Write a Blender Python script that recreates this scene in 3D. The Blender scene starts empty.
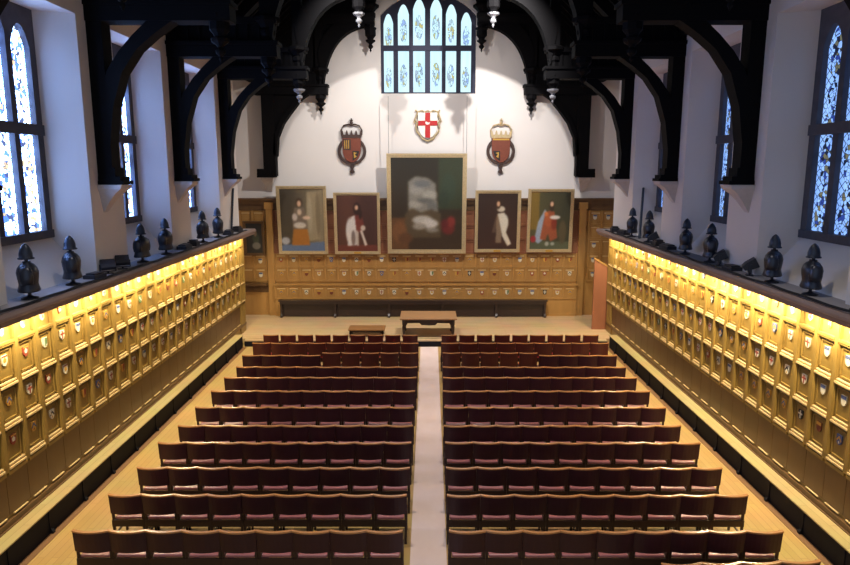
import bpy, bmesh, math, random
from math import sin, cos, pi, radians
from mathutils import Vector, Matrix
random.seed(7)
S = bpy.context.scene
C = S.collection
CAMH, TH, F = 5.62, radians(9.75), 655.0
VPX = 426.0

# ------------------------------------------------------------------ helpers
def lin(c):
    r = []
    for v in c[:3]:
        v = v / 255.0
        r.append(v / 12.92 if v <= .04045 else ((v + .055) / 1.055) ** 2.4)
    return (r[0], r[1], r[2], 1.0)

def mat(name, rgb, rough=.5, spec=.5, metal=0.0, noise=None, bump=0.0, coat=0.0):
    """noise = (scale xyz, amount, second colour)"""
    m = bpy.data.materials.new(name); m.use_nodes = True
    nt = m.node_tree; b = nt.nodes['Principled BSDF']
    b.inputs['Base Color'].default_value = lin(rgb)
    b.inputs['Roughness'].default_value = rough
    b.inputs['Specular IOR Level'].default_value = spec
    b.inputs['Metallic'].default_value = metal
    b.inputs['Coat Weight'].default_value = coat
    if noise:
        sc, rgb2, amt = noise
        tc = nt.nodes.new('ShaderNodeTexCoord'); mp = nt.nodes.new('ShaderNodeMapping')
        mp.inputs['Scale'].default_value = sc
        nz = nt.nodes.new('ShaderNodeTexNoise'); nz.inputs['Scale'].default_value = 1.0
        nz.inputs['Detail'].default_value = 4
        rp = nt.nodes.new('ShaderNodeValToRGB')
        rp.color_ramp.elements[0].position = .5 - .5 * amt; rp.color_ramp.elements[1].position = .5 + .5 * amt
        rp.color_ramp.elements[0].color = lin(rgb); rp.color_ramp.elements[1].color = lin(rgb2)
        L = nt.links
        L.new(tc.outputs['Object'], mp.inputs['Vector']); L.new(mp.outputs['Vector'], nz.inputs['Vector'])
        L.new(nz.outputs['Fac'], rp.inputs['Fac']); L.new(rp.outputs['Color'], b.inputs['Base Color'])
        if bump:
            bp = nt.nodes.new('ShaderNodeBump'); bp.inputs['Strength'].default_value = bump
            L.new(nz.outputs['Fac'], bp.inputs['Height']); L.new(bp.outputs['Normal'], b.inputs['Normal'])
    return m

def planks(name, rgb1, rgb2, mortar, sx, sy, rough, rot=0.0, spec=.5):
    m = bpy.data.materials.new(name); m.use_nodes = True
    nt = m.node_tree; b = nt.nodes['Principled BSDF']; L = nt.links
    tc = nt.nodes.new('ShaderNodeTexCoord'); mp = nt.nodes.new('ShaderNodeMapping')
    mp.inputs['Rotation'].default_value = (0, 0, rot)
    br = nt.nodes.new('ShaderNodeTexBrick')
    br.inputs['Scale'].default_value = 1.0
    br.inputs['Brick Width'].default_value = sx; br.inputs['Row Height'].default_value = sy
    br.inputs['Mortar Size'].default_value = .004
    br.inputs['Color1'].default_value = lin(rgb1); br.inputs['Color2'].default_value = lin(rgb2)
    br.inputs['Mortar'].default_value = lin(mortar)
    nz = nt.nodes.new('ShaderNodeTexNoise'); nz.inputs['Scale'].default_value = 1.2; nz.inputs['Detail'].default_value = 5
    mx = nt.nodes.new('ShaderNodeMix'); mx.data_type = 'RGBA'; mx.blend_type = 'MULTIPLY'
    mx.inputs['Factor'].default_value = .35
    L.new(tc.outputs['Object'], mp.inputs['Vector']); L.new(mp.outputs['Vector'], br.inputs['Vector'])
    L.new(tc.outputs['Object'], nz.inputs['Vector'])
    L.new(br.outputs['Color'], mx.inputs['A']); L.new(nz.outputs['Color'], mx.inputs['B'])
    L.new(mx.outputs['Result'], b.inputs['Base Color'])
    b.inputs['Roughness'].default_value = rough; b.inputs['Specular IOR Level'].default_value = spec
    return m

def box(bm, x0, x1, y0, y1, z0, z1, mi=0):
    if x0 > x1: x0, x1 = x1, x0
    if y0 > y1: y0, y1 = y1, y0
    if z0 > z1: z0, z1 = z1, z0
    v = [bm.verts.new(p) for p in ((x0,y0,z0),(x1,y0,z0),(x1,y1,z0),(x0,y1,z0),(x0,y0,z1),(x1,y0,z1),(x1,y1,z1),(x0,y1,z1))]
    for q in ((0,3,2,1),(4,5,6,7),(0,1,5,4),(1,2,6,5),(2,3,7,6),(3,0,4,7)):
        f = bm.faces.new([v[i] for i in q]); f.material_index = mi

def mbox(bm, mp, u0, u1, h0, h1, d0, d1, mi=0):
    c = [(u0,h0,d0),(u1,h0,d0),(u1,h1,d0),(u0,h1,d0),(u0,h0,d1),(u1,h0,d1),(u1,h1,d1),(u0,h1,d1)]
    v = [bm.verts.new(mp(*p)) for p in c]
    for q in ((0,3,2,1),(4,5,6,7),(0,1,5,4),(1,2,6,5),(2,3,7,6),(3,0,4,7)):
        f = bm.faces.new([v[i] for i in q]); f.material_index = mi

def prism(bm, pts, fn0, fn1, mi=0):
    """pts: 2D outline; fn0/fn1 map a 2D point to the two faces"""
    a = [bm.verts.new(fn0(*p)) for p in pts]; b = [bm.verts.new(fn1(*p)) for p in pts]
    n = len(pts)
    f = bm.faces.new(a[::-1]); f.material_index = mi
    f = bm.faces.new(b); f.material_index = mi
    for i in range(n):
        f = bm.faces.new((a[i], a[(i+1) % n], b[(i+1) % n], b[i])); f.material_index = mi

def band(bm, A, B, fn0, fn1, mi=0):
    """solid strip between two 2D polylines of equal length"""
    n = len(A)
    a0 = [bm.verts.new(fn0(*p)) for p in A]; b0 = [bm.verts.new(fn0(*p)) for p in B]
    a1 = [bm.verts.new(fn1(*p)) for p in A]; b1 = [bm.verts.new(fn1(*p)) for p in B]
    for i in range(n - 1):
        for q in ((a0[i],a0[i+1],b0[i+1],b0[i]), (a1[i],b1[i],b1[i+1],a1[i+1]), (a0[i],a1[i],a1[i+1],a0[i+1]), (b0[i],b0[i+1],b1[i+1],b1[i])):
            bm.faces.new(q).material_index = mi
    for i in (0, n - 1):
        bm.faces.new((a0[i], b0[i], b1[i], a1[i])).material_index = mi

def lathe(bm, prof, cx=0, cy=0, cz=0, n=12, sx=1.0, sy=1.0, mi=0):
    rings = []
    for r, z in prof:
        rings.append([bm.verts.new((cx + sx*r*cos(2*pi*k/n), cy + sy*r*sin(2*pi*k/n), cz + z)) for k in range(n)])
    for a, b in zip(rings, rings[1:]):
        for k in range(n):
            bm.faces.new((a[k], a[(k+1) % n], b[(k+1) % n], b[k])).material_index = mi
    bm.faces.new(rings[0][::-1]).material_index = mi; bm.faces.new(rings[-1]).material_index = mi

def tube(bm, pts, r, n=6, mi=0):
    pts = [Vector(p) for p in pts]; rings = []
    for i, p in enumerate(pts):
        d = (pts[min(i+1, len(pts)-1)] - pts[max(i-1, 0)]).normalized()
        up = Vector((0,0,1)) if abs(d.z) < .9 else Vector((1,0,0))
        s = d.cross(up).normalized(); t = s.cross(d)
        rings.append([bm.verts.new(p + r*(cos(2*pi*k/n)*s + sin(2*pi*k/n)*t)) for k in range(n)])
    for a, b in zip(rings, rings[1:]):
        for k in range(n):
            bm.faces.new((a[k], a[(k+1) % n], b[(k+1) % n], b[k])).material_index = mi
    bm.faces.new(rings[0][::-1]).material_index = mi; bm.faces.new(rings[-1]).material_index = mi

def obj(name, bm, m, parent=None, smooth=False, bevel=0.0):
    bmesh.ops.recalc_face_normals(bm, faces=bm.faces[:])
    me = bpy.data.meshes.new(name); bm.to_mesh(me); bm.free()
    for x in (m if isinstance(m, (list, tuple)) else [m]): me.materials.append(x)
    if smooth:
        for p in me.polygons: p.use_smooth = True
    o = bpy.data.objects.new(name, me); C.objects.link(o)
    if parent: o.parent = parent
    if bevel:
        b = o.modifiers.new('edge', 'BEVEL'); b.width = bevel; b.segments = 2; b.limit_method = 'ANGLE'
    return o

def tag(o, label, cat, group=None, kind=None):
    o['label'] = label; o['category'] = cat
    if group: o['group'] = group
    if kind: o['kind'] = kind
    return o

def thing(name, label, cat, loc=(0,0,0), rotz=0.0, group=None):
    o = bpy.data.objects.new(name, None); C.objects.link(o)
    o.empty_display_size = .1
    o.location = loc; o.rotation_euler = (0,0,rotz)
    return tag(o, label, cat, group)

def dup(root, loc, rotz=0.0, label=None, group=None, scale=None):
    r = root.copy(); C.objects.link(r); r.location = loc; r.rotation_euler = (0,0,rotz)
    if scale: r.scale = scale
    if label: r['label'] = label
    if group: r['group'] = group
    for ch in list(root.children):
        c = ch.copy(); C.objects.link(c); c.parent = r
        for g in list(ch.children):
            d = g.copy(); C.objects.link(d); d.parent = c
    return r

def struct(name, bm, m, label=None, parent=None, smooth=False):
    o = obj(name, bm, m, parent, smooth)
    if not parent:
        o['kind'] = 'structure'
        if label: o['label'] = label
    return o

ORD = ['', 'first','second','third','fourth','fifth','sixth','seventh','eighth','ninth','tenth','eleventh','twelfth','thirteenth',
       'fourteenth','fifteenth','sixteenth','seventeenth','eighteenth','nineteenth','twentieth','twenty-first','twenty-second',
       'twenty-third','twenty-fourth','twenty-fifth','twenty-sixth','twenty-seventh']

# ------------------------------------------------------------------ materials
M = {}
M['plaster'] = mat('white_plaster', (226,219,214), .9, .2, noise=((.6,.6,.6), (216,208,202), .8))
M['stone'] = mat('grey_stone', (92,90,96), .8, .3, noise=((6,6,6), (70,68,74), .8), bump=.1)
M['corbel'] = mat('pale_stone', (206,199,196), .8, .3, noise=((8,8,8), (188,180,176), .8), bump=.1)
M['dark_stone'] = mat('dark_tracery', (52,54,72), .7, .3)
M['roofwood'] = mat('black_oak', (12,10,12), .75, .12, noise=((3,3,12), (9,8,10), .9))
M['roofboard'] = mat('dark_roof_boards', (12,11,12), .85, .1, noise=((8,1,1), (11,10,11), .9))
M['oak'] = mat('golden_oak', (154,124,62), .36, .5, noise=((5,5,1.2), (126,98,46), .9))
M['oakdark'] = mat('brown_oak', (104,74,40), .4, .5, noise=((5,5,1.2), (84,58,32), .9))
M['oakpale'] = mat('worn_lamplit_moulding', (214,184,128), .34, .5)  # worn moulding, with lamplight on its upper edges put into the colour
M['oakback'] = mat('honey_oak', (182,136,72), .42, .5, noise=((4,4,1), (150,108,54), .9))
M['oakred'] = mat('reddish_oak', (150,94,62), .45, .5, noise=((4,4,1), (132,80,54), .9))
M['ledge'] = mat('ledge_brown', (146,124,114), .5, .4, noise=((3,1,3), (126,106,98), .9))
M['ledgetop'] = mat('ledge_grey', (150,146,148), .8, .3)
M['floor'] = planks('floor_boards', (204,168,106), (196,160,98), (172,136,82), 1.6, .11, .32, pi/2)
M['dais'] = planks('dais_boards', (214,182,136), (204,170,124), (176,140,96), 1.8, .13, .4, 0)
M['runner'] = mat('pink_beige_runner', (236,214,204), .38, .5, noise=((3,1.2,3), (220,194,184), .8))
M['border'] = mat('brown_floor_strip', (120,84,52), .5, .4)
M['benchtop'] = planks('bench_top', (190,170,118), (180,160,106), (150,128,82), 1.2, .2, .35, pi/2)
M['benchdark'] = mat('navy_black_board', (14,15,22), .7, .2)
M['chairback'] = mat('maroon_leather', (52,17,30), .42, .4, noise=((6,6,6), (45,15,26), .8))
M['chairback2'] = mat('russet_leather', (84,34,30), .4, .5, noise=((6,6,6), (70,27,25), .8))
M['chairrail'] = mat('chair_rail_wood', (190,134,84), .2, .7)
M['seat'] = mat('rose_leather', (166,104,104), .26, .6)
M['chairleg'] = mat('chair_leg_wood', (44,24,20), .4, .5)
M['redseat'] = mat('red_upholstery', (186,34,44), .5, .4)
M['table'] = mat('table_top_wood', (166,126,88), .3, .5, noise=((1,6,6), (144,108,74), .9))
M['darkwood'] = mat('dark_carved_wood', (44,28,22), .4, .5)
M['stoolwood'] = mat('stool_wood', (132,92,52), .4, .5)
M['gilt'] = mat('dull_gilt', (206,184,142), .4, .5, .25, noise=((20,20,20), (168,146,108), .8))
M['steel'] = mat('old_steel', (62,66,76), .36, .5, .7)
M['iron'] = mat('black_iron', (38,38,46), .5, .5)
M['cable'] = mat('black_cable', (22,22,28), .6, .3)
M['glassface'] = mat('lamp_glass', (150,155,165), .1, .8)
M['white'] = mat('white_paint', (232,228,216), .5, .4)
M['ivory'] = mat('aged_white_paint', (208,198,172), .5, .4)
M['red'] = mat('red_paint', (178,30,30), .5, .4)
M['oldred'] = mat('faded_red_paint', (146,66,48), .5, .4)
M['blue'] = mat('blue_paint', (84,94,128), .5, .4)
M['gold'] = mat('gold_paint', (196,150,66), .4, .5, .2)
M['green'] = mat('green_paint', (98,116,74), .5, .4)
M['black'] = mat('black_paint', (30,28,30), .5, .4)
M['rust'] = mat('rust_brown', (128,66,44), .5, .4, noise=((12,12,12), (104,50,36), .8))
M['bronze'] = mat('dark_bronze', (74,56,50), .45, .5, .4)
M['wire'] = mat('grey_wire', (150,146,144), .5, .4)
M['lampwhite'] = mat('lamp_casing', (225,222,215), .4, .4)

def glass_mat(name, strength, base, blue, density, vivid, scale, lattice, leadc=(24,26,34)):
    """backlit leaded stained glass. UV: u + light index, v in 0..1 per light"""
    m = bpy.data.materials.new(name); m.use_nodes = True
    nt = m.node_tree; N = nt.nodes; L = nt.links
    N.remove(N['Principled BSDF'])
    out = N['Material Output']
    uv = N.new('ShaderNodeUVMap')
    mp = N.new('ShaderNodeMapping'); mp.inputs['Scale'].default_value = scale
    L.new(uv.outputs['UV'], mp.inputs['Vector'])
    vo = N.new('ShaderNodeTexVoronoi'); vo.inputs['Scale'].default_value = 1.0; L.new(mp.outputs['Vector'], vo.inputs['Vector'])
    ve = N.new('ShaderNodeTexVoronoi'); ve.feature = 'DISTANCE_TO_EDGE'; ve.inputs['Scale'].default_value = 1.0; L.new(mp.outputs['Vector'], ve.inputs['Vector'])
    sep = N.new('ShaderNodeSeparateColor'); L.new(vo.outputs['Color'], sep.inputs['Color'])
    rp = N.new('ShaderNodeValToRGB'); rp.color_ramp.interpolation = 'CONSTANT'
    cols = [(0, base), (.34, vivid[0]), (.5, vivid[1]), (.64, vivid[2]), (.78, base), (.88, vivid[3])]
    el = rp.color_ramp.elements
    el[0].position = 0; el[0].color = lin(cols[0][1]); el[1].position = cols[1][0]; el[1].color = lin(cols[1][1])
    for p, c in cols[2:]:
        e = el.new(p); e.color = lin(c)
    L.new(sep.outputs['Red'], rp.inputs['Fac'])
    # medallion mask: bands along v, narrow in u
    su = N.new('ShaderNodeSeparateXYZ'); L.new(uv.outputs['UV'], su.inputs['Vector'])
    def math_(op, a, b=None, c=None):
        n = N.new('ShaderNodeMath'); n.operation = op
        for i, x in enumerate((a, b, c)):
            if x is None: continue
            if isinstance(x, (int, float)): n.inputs[i].default_value = x
            else: L.new(x, n.inputs[i])
        return n.outputs[0]
    fu = math_('FRACT', su.outputs['X'])
    du = math_('MULTIPLY', math_('SUBTRACT', fu, .5), 2.0)
    fv = math_('FRACT', math_('MULTIPLY', su.outputs['Y'], density[0]))
    dv = math_('MULTIPLY', math_('SUBTRACT', fv, density[1]), density[2])
    r2 = math_('ADD', math_('MULTIPLY', du, du), math_('MULTIPLY', dv, dv))
    inside = math_('LESS_THAN', r2, density[3])
    edge = math_('LESS_THAN', ve.outputs['Distance'], .05)
    mix1 = N.new('ShaderNodeMix'); mix1.data_type = 'RGBA'
    L.new(inside, mix1.inputs['Factor']); mix1.inputs['A'].default_value = lin(base); L.new(rp.outputs['Color'], mix1.inputs['B'])
    nz = N.new('ShaderNodeTexNoise'); nz.inputs['Scale'].default_value = 2.2; L.new(uv.outputs['UV'], nz.inputs['Vector'])
    mixb = N.new('ShaderNodeMix'); mixb.data_type = 'RGBA'; mixb.blend_type = 'MULTIPLY'
    mixb.inputs['B'].default_value = lin(blue)
    L.new(nz.outputs['Fac'], mixb.inputs['Factor']); L.new(mix1.outputs['Result'], mixb.inputs['A'])
    lead = math_('MULTIPLY', edge, inside)
    if lattice:
        a = math_('FRACT', math_('ADD', math_('MULTIPLY', su.outputs['X'], lattice[0]), math_('MULTIPLY', su.outputs['Y'], lattice[1])))
        b = math_('FRACT', math_('SUBTRACT', math_('MULTIPLY', su.outputs['X'], lattice[0]), math_('MULTIPLY', su.outputs['Y'], lattice[1])))
        lat = math_('MAXIMUM', math_('LESS_THAN', a, .13), math_('LESS_THAN', b, .13))
        lead = math_('MAXIMUM', lead, math_('MULTIPLY', lat, math_('SUBTRACT', 1.0, inside)))
    mix2 = N.new('ShaderNodeMix'); mix2.data_type = 'RGBA'
    L.new(lead, mix2.inputs['Factor']); L.new(mixb.outputs['Result'], mix2.inputs['A']); mix2.inputs['B'].default_value = lin(leadc)
    em = N.new('ShaderNodeEmission'); em.inputs['Strength'].default_value = strength
    L.new(mix2.outputs['Result'], em.inputs['Color'])
    L.new(em.outputs['Emission'], out.inputs['Surface'])
    return m

G_LEFT = glass_mat('stained_glass_bright', 18, (164,202,255), (120,156,226), (4.0, .5, 1.5, .8), [(40,60,120),(96,80,56),(150,176,214),(30,34,48)], (7,52,1), (3,22))
G_RIGHT = glass_mat('stained_glass_dim', 1.5, (160,200,250), (90,130,205), (4.0, .5, 1.6, .6), [(52,72,140),(118,112,84),(150,186,230),(34,40,58)], (7,52,1), (3,22))
G_BACK = glass_mat('stained_glass_pale', 1.15, (222,246,252), (205,238,250), (2.0, .42, 2.6, .45), [(160,180,226),(206,190,120),(214,240,244),(176,190,205)], (7,24,1), None, (110,128,150))

# ------------------------------------------------------------------ camera, world, colour
cam = bpy.data.cameras.new('camera'); co = bpy.data.objects.new('camera', cam); C.objects.link(co)
cam.sensor_width = 36; cam.lens = F / 850 * 36; cam.clip_start = .05; cam.clip_end = 200
co.location = (0, 0, CAMH); co.rotation_euler = (pi/2 - TH, 0, .0015)
S.camera = co
w = bpy.data.worlds.new('world'); S.world = w; w.use_nodes = True
w.node_tree.nodes['Background'].inputs['Color'].default_value = (.62, .76, 1, 1)
w.node_tree.nodes['Background'].inputs['Strength'].default_value = .5
S.view_settings.view_transform = 'Standard'; S.view_settings.look = 'None'
S.view_settings.gamma = 1; S.view_settings.exposure = .15; S.view_settings.use_curve_mapping = False

# ------------------------------------------------------------------ room shell
YB = 24.4            # back wall
YN = 1.5             # where the built part of the hall begins
PX, WX, NX = 6.1, 6.75, 6.2      # pier face, window plane, panelling face
LEDGE_B, LEDGE_T, LEDGE_X = 3.50, 3.69, 5.69
PIER = [5.05, 8.70, 12.65, 16.35, 20.15]
HEAD, SILL, WALLTOP = 8.3, 4.43, 9.1
RIDGE = 15.4
def roof_z(x): return 9.1 + (6.7 - abs(x)) * (RIDGE - 9.1) / 6.7

bm = bmesh.new(); box(bm, -7.3, 7.3, YN, YB + .1, -.2, 0)
struct('floor', bm, M['floor'])

def wall_side(sg):
    bm = bmesh.new()
    def q(*p): bm.faces.new([bm.verts.new((sg*x, y, z)) for x, y, z in p])
    # lower wall behind the panelling
    q((6.3,YN,0),(6.3,21.3,0),(6.3,21.3,LEDGE_T),(6.3,YN,LEDGE_T))
    for i, c in enumerate(PIER):
        a, b = c - .65, c + .65
        if i == 4: b = 21.4
        q((PX,a,LEDGE_T-.2),(PX,b,LEDGE_T-.2),(PX,b,WALLTOP),(PX,a,WALLTOP))
        if i < 4:
            n = PIER[i+1] - .65; wa, wb = c + .9, PIER[i+1] - .9
            q((PX,b,LEDGE_T-.2),(PX,n,LEDGE_T-.2),(WX,wb,SILL),(WX,wa,SILL))          # sloping sill
            q((PX,b,LEDGE_T-.2),(WX,wa,SILL),(WX,wa,HEAD),(PX,b,HEAD))               # reveals
            q((PX,n,LEDGE_T-.2),(PX,n,HEAD),(WX,wb,HEAD),(WX,wb,SILL))
            q((PX,b,HEAD),(WX,wa,HEAD),(WX,wb,HEAD),(PX,n,HEAD))                      # soffit
            q((PX,b,HEAD),(PX,n,HEAD),(PX,n,WALLTOP),(PX,b,WALLTOP))                  # wall over the window
    q((PX,YN,LEDGE_T-.2),(PX,PIER[0],LEDGE_T-.2),(PX,PIER[0],WALLTOP),(PX,YN,WALLTOP))
    # recessed bay beside the dais
    q((6.3,21.4,0),(7.2,21.4,0),(7.2,21.4,WALLTOP),(PX,21.4,WALLTOP),(PX,21.4,LEDGE_T),(6.3,21.4,LEDGE_T))
    q((6.3,21.3,0),(6.3,21.4,0),(6.3,21.4,LEDGE_T),(6.3,21.3,LEDGE_T))
    q((7.2,21.4,0),(7.2,YB+.1,0),(7.2,YB+.1,WALLTOP),(7.2,21.4,WALLTOP))
    q((PX,YN,WALLTOP),(PX,YB+.1,WALLTOP),(7.3,YB+.1,WALLTOP),(7.3,YN,WALLTOP))
    return struct('wall_left' if sg < 0 else 'wall_right', bm, M['plaster'])
wall_side(-1); wall_side(1)

# back wall with the window opening
WC, WHW, WB_, WT_ = .08, 1.70, 8.33, 11.75
def arch_top(x): 
    t = min(1, abs(x - WC) / WHW)
    return WT_ - .72 * t ** 2.4
bm = bmesh.new()
def quad(bm, pts): bm.faces.new([bm.verts.new(p) for p in pts])
N_ = 16
xs = [WC - WHW + 2*WHW*i/N_ for i in range(N_ + 1)]
for s in (-1, 1):
    ex = WC + s*WHW
    quad(bm, [(s*7.3,YB,0),(ex,YB,0),(ex,YB,arch_top(ex)),(ex,YB,roof_z(ex)+.1),(s*6.7,YB,9.2),(s*7.3,YB,9.2)])
    quad(bm, [(ex,YB,WB_),(ex,YB+.4,WB_),(ex,YB+.4,arch_top(ex)),(ex,YB,arch_top(ex))])
quad(bm, [(xs[0],YB,0),(xs[-1],YB,0),(xs[-1],YB,WB_),(xs[0],YB,WB_)])
quad(bm, [(xs[0],YB,WB_),(xs[-1],YB,WB_),(xs[-1],YB+.4,WB_),(xs[0],YB+.4,WB_)])
for a, b in zip(xs, xs[1:]):
    quad(bm, [(a,YB,arch_top(a)),(b,YB,arch_top(b)),(b,YB,roof_z(b)+.1),(a,YB,roof_z(a)+.1)])
    quad(bm, [(a,YB,arch_top(a)),(a,YB+.4,arch_top(a)),(b,YB+.4,arch_top(b)),(b,YB,arch_top(b))])
struct('wall_back', bm, M['plaster'])

# roof: boarded slopes with rafters
bm = bmesh.new()
for s in (-1, 1):
    quad(bm, [(s*7.3,YN,8.55),(s*7.3,YB+.2,8.55),(0,YB+.2,RIDGE),(0,YN,RIDGE)])
    y = YN + .3
    while y < YB:
        prism(bm, [(s*6.6, roof_z(6.6)), (0, RIDGE), (0, RIDGE-.2), (s*6.6, roof_z(6.6)-.2)], lambda x, z: (x, y-.06, z), lambda x, z: (x, y+.06, z))
        y += .48
struct('ceiling', bm, M['roofboard'])
bm = bmesh.new()
for s in (-1, 1):
    box(bm, s*5.95, s*6.35, YN, YB, 8.72, 9.1)
    for x, d in ((3.75, .3), (1.95, .3)):
        box(bm, s*(x-.13), s*(x+.13), YN, YB, roof_z(x)-.55, roof_z(x)-.2)
struct('trim_1', bm, M['roofwood'], 'black oak wall plates and purlins running along the roof')

# windows
def window(idx, mp, lights, outer, h0, topf, trans, heads, gm, depth, mullm, lower_gap=.14):
    """mp(u,h,d); lights = [(u0,u1)]; heads = apex height per light"""
    bm = bmesh.new()
    u0, u1 = outer
    edges = [u0] + [e for l in lights for e in l] + [u1]
    for k in range(0, len(edges), 2):
        a, b = edges[k], edges[k+1]
        n = 4
        for j in range(n):
            p, q_ = a + (b-a)*j/n, a + (b-a)*(j+1)/n
            mbox(bm, mp, p, q_, h0, min(topf(p), topf(q_)), 0, depth)
    mbox(bm, mp, u0, u1, h0, h0 + lower_gap, 0, depth + .03)
    mbox(bm, mp, u0, u1, trans - .09, trans + .09, 0, depth + .03)
    gb = bmesh.new(); uvl = gb.loops.layers.uv.new('UVMap')
    for i, ((a, b), ap) in enumerate(zip(lights, heads)):
        c, hw = (a+b)/2, (b-a)/2
        n = 10
        def hd(u): return ap - .34 * abs((u-c)/hw) ** 2.1
        for j in range(n):
            p, q_ = a + (b-a)*j/n, a + (b-a)*(j+1)/n
            band(bm, [(p, hd(p)), (q_, hd(q_))], [(p, max(hd(p), topf(p))), (q_, max(hd(q_), topf(q_)))], lambda u, h: mp(u, h, 0), lambda u, h: mp(u, h, depth))
        f = gb.faces.new([gb.verts.new(mp(*p)) for p in ((a,h0,.06),(b,h0,.06),(b,ap,.06),(a,ap,.06))])
        for lp, (uu, vv) in zip(f.loops, ((0,0),(1,0),(1,1),(0,1))):
            lp[uvl].uv = (i + uu + idx*7, vv)
    o = obj('window_%d' % idx, bm, mullm); o['kind'] = 'structure'
    obj('glass', gb, gm, o)
    return o

k = 1
for sg, gm in ((-1, G_LEFT), (1, G_RIGHT)):
    for i in range(1, 4):
        ya, yb = PIER[i] + .9, PIER[i+1] - .9
        if i == 3: yb = PIER[4] - .9
        fw, mw = .17, .14
        lw = (yb - ya - 2*fw - 2*mw) / 3
        ls = [(ya + fw + j*(lw+mw), ya + fw + j*(lw+mw) + lw) for j in range(3)]
        window(k, (lambda sg: lambda u, h, d: (sg*(WX + .12 - d), u, h))(sg), ls, (ya, yb), SILL, lambda u: HEAD, 6.3, [8.0, 8.15, 8.0], gm, .16, M['stone'])
        k += 1
bl = []
for px, wd in ((388.5,9.6),(403.5,11),(419,11.8),(436,11.6),(451,10.6),(466,10.4)):
    x = (px - VPX) * 23.5 / F; hw = wd * 23.5 / F / 2; bl.append((x-hw, x+hw))
window(k, lambda u, h, d: (u, YB + .3 - d, h), bl, (WC-WHW, WC+WHW), WB_, arch_top, 9.92, [11.1,11.42,11.6,11.6,11.42,11.15], G_BACK, .16, M['dark_stone'], .06)

# ------------------------------------------------------------------ side panelling, ledge, benches
COL0, CP, NCOL = 9.27 - .515, .515, 26
ROWS = [1.59, 2.20, 2.81]
RB = [(1.28, 1.87), (1.89, 2.48), (2.50, 3.09)]
def pmap(sg): return lambda u, h, d: (sg*(NX - d), u, h)
def panelling(sg, nm):
    bm = bmesh.new(); mp = pmap(sg)
    Y0, Y1 = COL0 - CP/2, COL0 + CP*(NCOL - .5)
    mbox(bm, mp, YN, 21.3, 0, LEDGE_B, -.08, 0, 0)
    mbox(bm, mp, Y1, 21.3+.0, .4, LEDGE_B, 0, .05, 0) if Y1 < 21.3 else None
    for j in range(NCOL + 1):
        u = Y0 + CP*j
        mbox(bm, mp, u-.055, u+.055, 1.22, LEDGE_B - .05, 0, .045, 0)
        mbox(bm, mp, u-.04, u+.04, 1.32, LEDGE_B - .1, .045, .055, 0)
    for j in range(NCOL):
        c = COL0 + CP*j; a, b = c - CP/2 + .05, c + CP/2 - .05
        for h0, h1 in RB:
            mbox(bm, mp, a+.005, b-.005, h0-.03, h0+.0, 0, .06, 2)
            mbox(bm, mp, a+.02, b-.02, h0+.02, h0+.045, 0, .045, 2)
            mbox(bm, mp, a, b, h1-.02, h1, 0, .05, 0)
            mbox(bm, mp, a+.045, a+.065, h0+.08, h1-.06, 0, .022, 0); mbox(bm, mp, b-.065, b-.045, h0+.08, h1-.06, 0, .022, 0)
            mbox(bm, mp, a+.045, b-.045, h1-.08, h1-.06, 0, .022, 0); mbox(bm, mp, a+.045, b-.045, h0+.08, h0+.1, 0, .022, 0)
        mbox(bm, mp, a, b, 3.10, 3.14, 0, .06, 0)
        mbox(bm, mp, a-.02, b+.02, 1.17, 1.22, 0, .05, 0)
        mbox(bm, mp, a+.04, b-.04, .535, .55, 0, .03, 2); mbox(bm, mp, a-.05, b+.05, .42, .50, 0, .05, 1)
        mbox(bm, mp, a-.045, b+.045, .56, 1.16, 0, .01, 1)
    return struct(nm, bm, [M['oak'], M['oakdark'], M['oakpale']], 'golden oak panelling in three rows of framed panels on the %s wall' % ('left' if sg < 0 else 'right'))
panelling(-1, 'trim_2'); panelling(1, 'trim_3')

for sg, nm in ((-1, 'trim_4'), (1, 'trim_5')):
    bm = bmesh.new()
    pr = [(5.69,3.64),(5.72,3.69),(6.34,3.69),(6.34,3.62),(5.83,3.62),(5.80,3.50),(5.75,3.50),(5.73,3.58),(5.69,3.60)]
    prism(bm, pr, lambda x, z: (sg*x, YN, z), lambda x, z: (sg*x, 21.9, z))
    box(bm, sg*5.78, sg*6.3, YN, 21.6, 3.688, 3.70, 1)
    struct(nm, bm, [M['ledge'], M['ledgetop']], 'long brown shelf capping the %s panelling' % ('left' if sg < 0 else 'right'))
    # return of the panelling at the dais end
    bm = bmesh.new()
    box(bm, sg*6.17, sg*6.295, 21.3, 21.9, 0, 3.5)
    for j in range(3): box(bm, sg*6.15, sg*6.18, 21.36+.17*j, 21.47+.17*j, .5, 3.3)
    struct('trim_%d' % (6 if sg < 0 else 7), bm, M['oak'], 'narrow end of the %s panelling beside the dais' % ('left' if sg < 0 else 'right'))
    # brown strip laid along the floor
    bm = bmesh.new(); box(bm, sg*5.76, sg*5.88, YN, 20.4, 0, .008)
    struct('trim_%d' % (8 if sg < 0 else 9), bm, M['border'], 'brown strip on the floor beside the bench')

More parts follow.
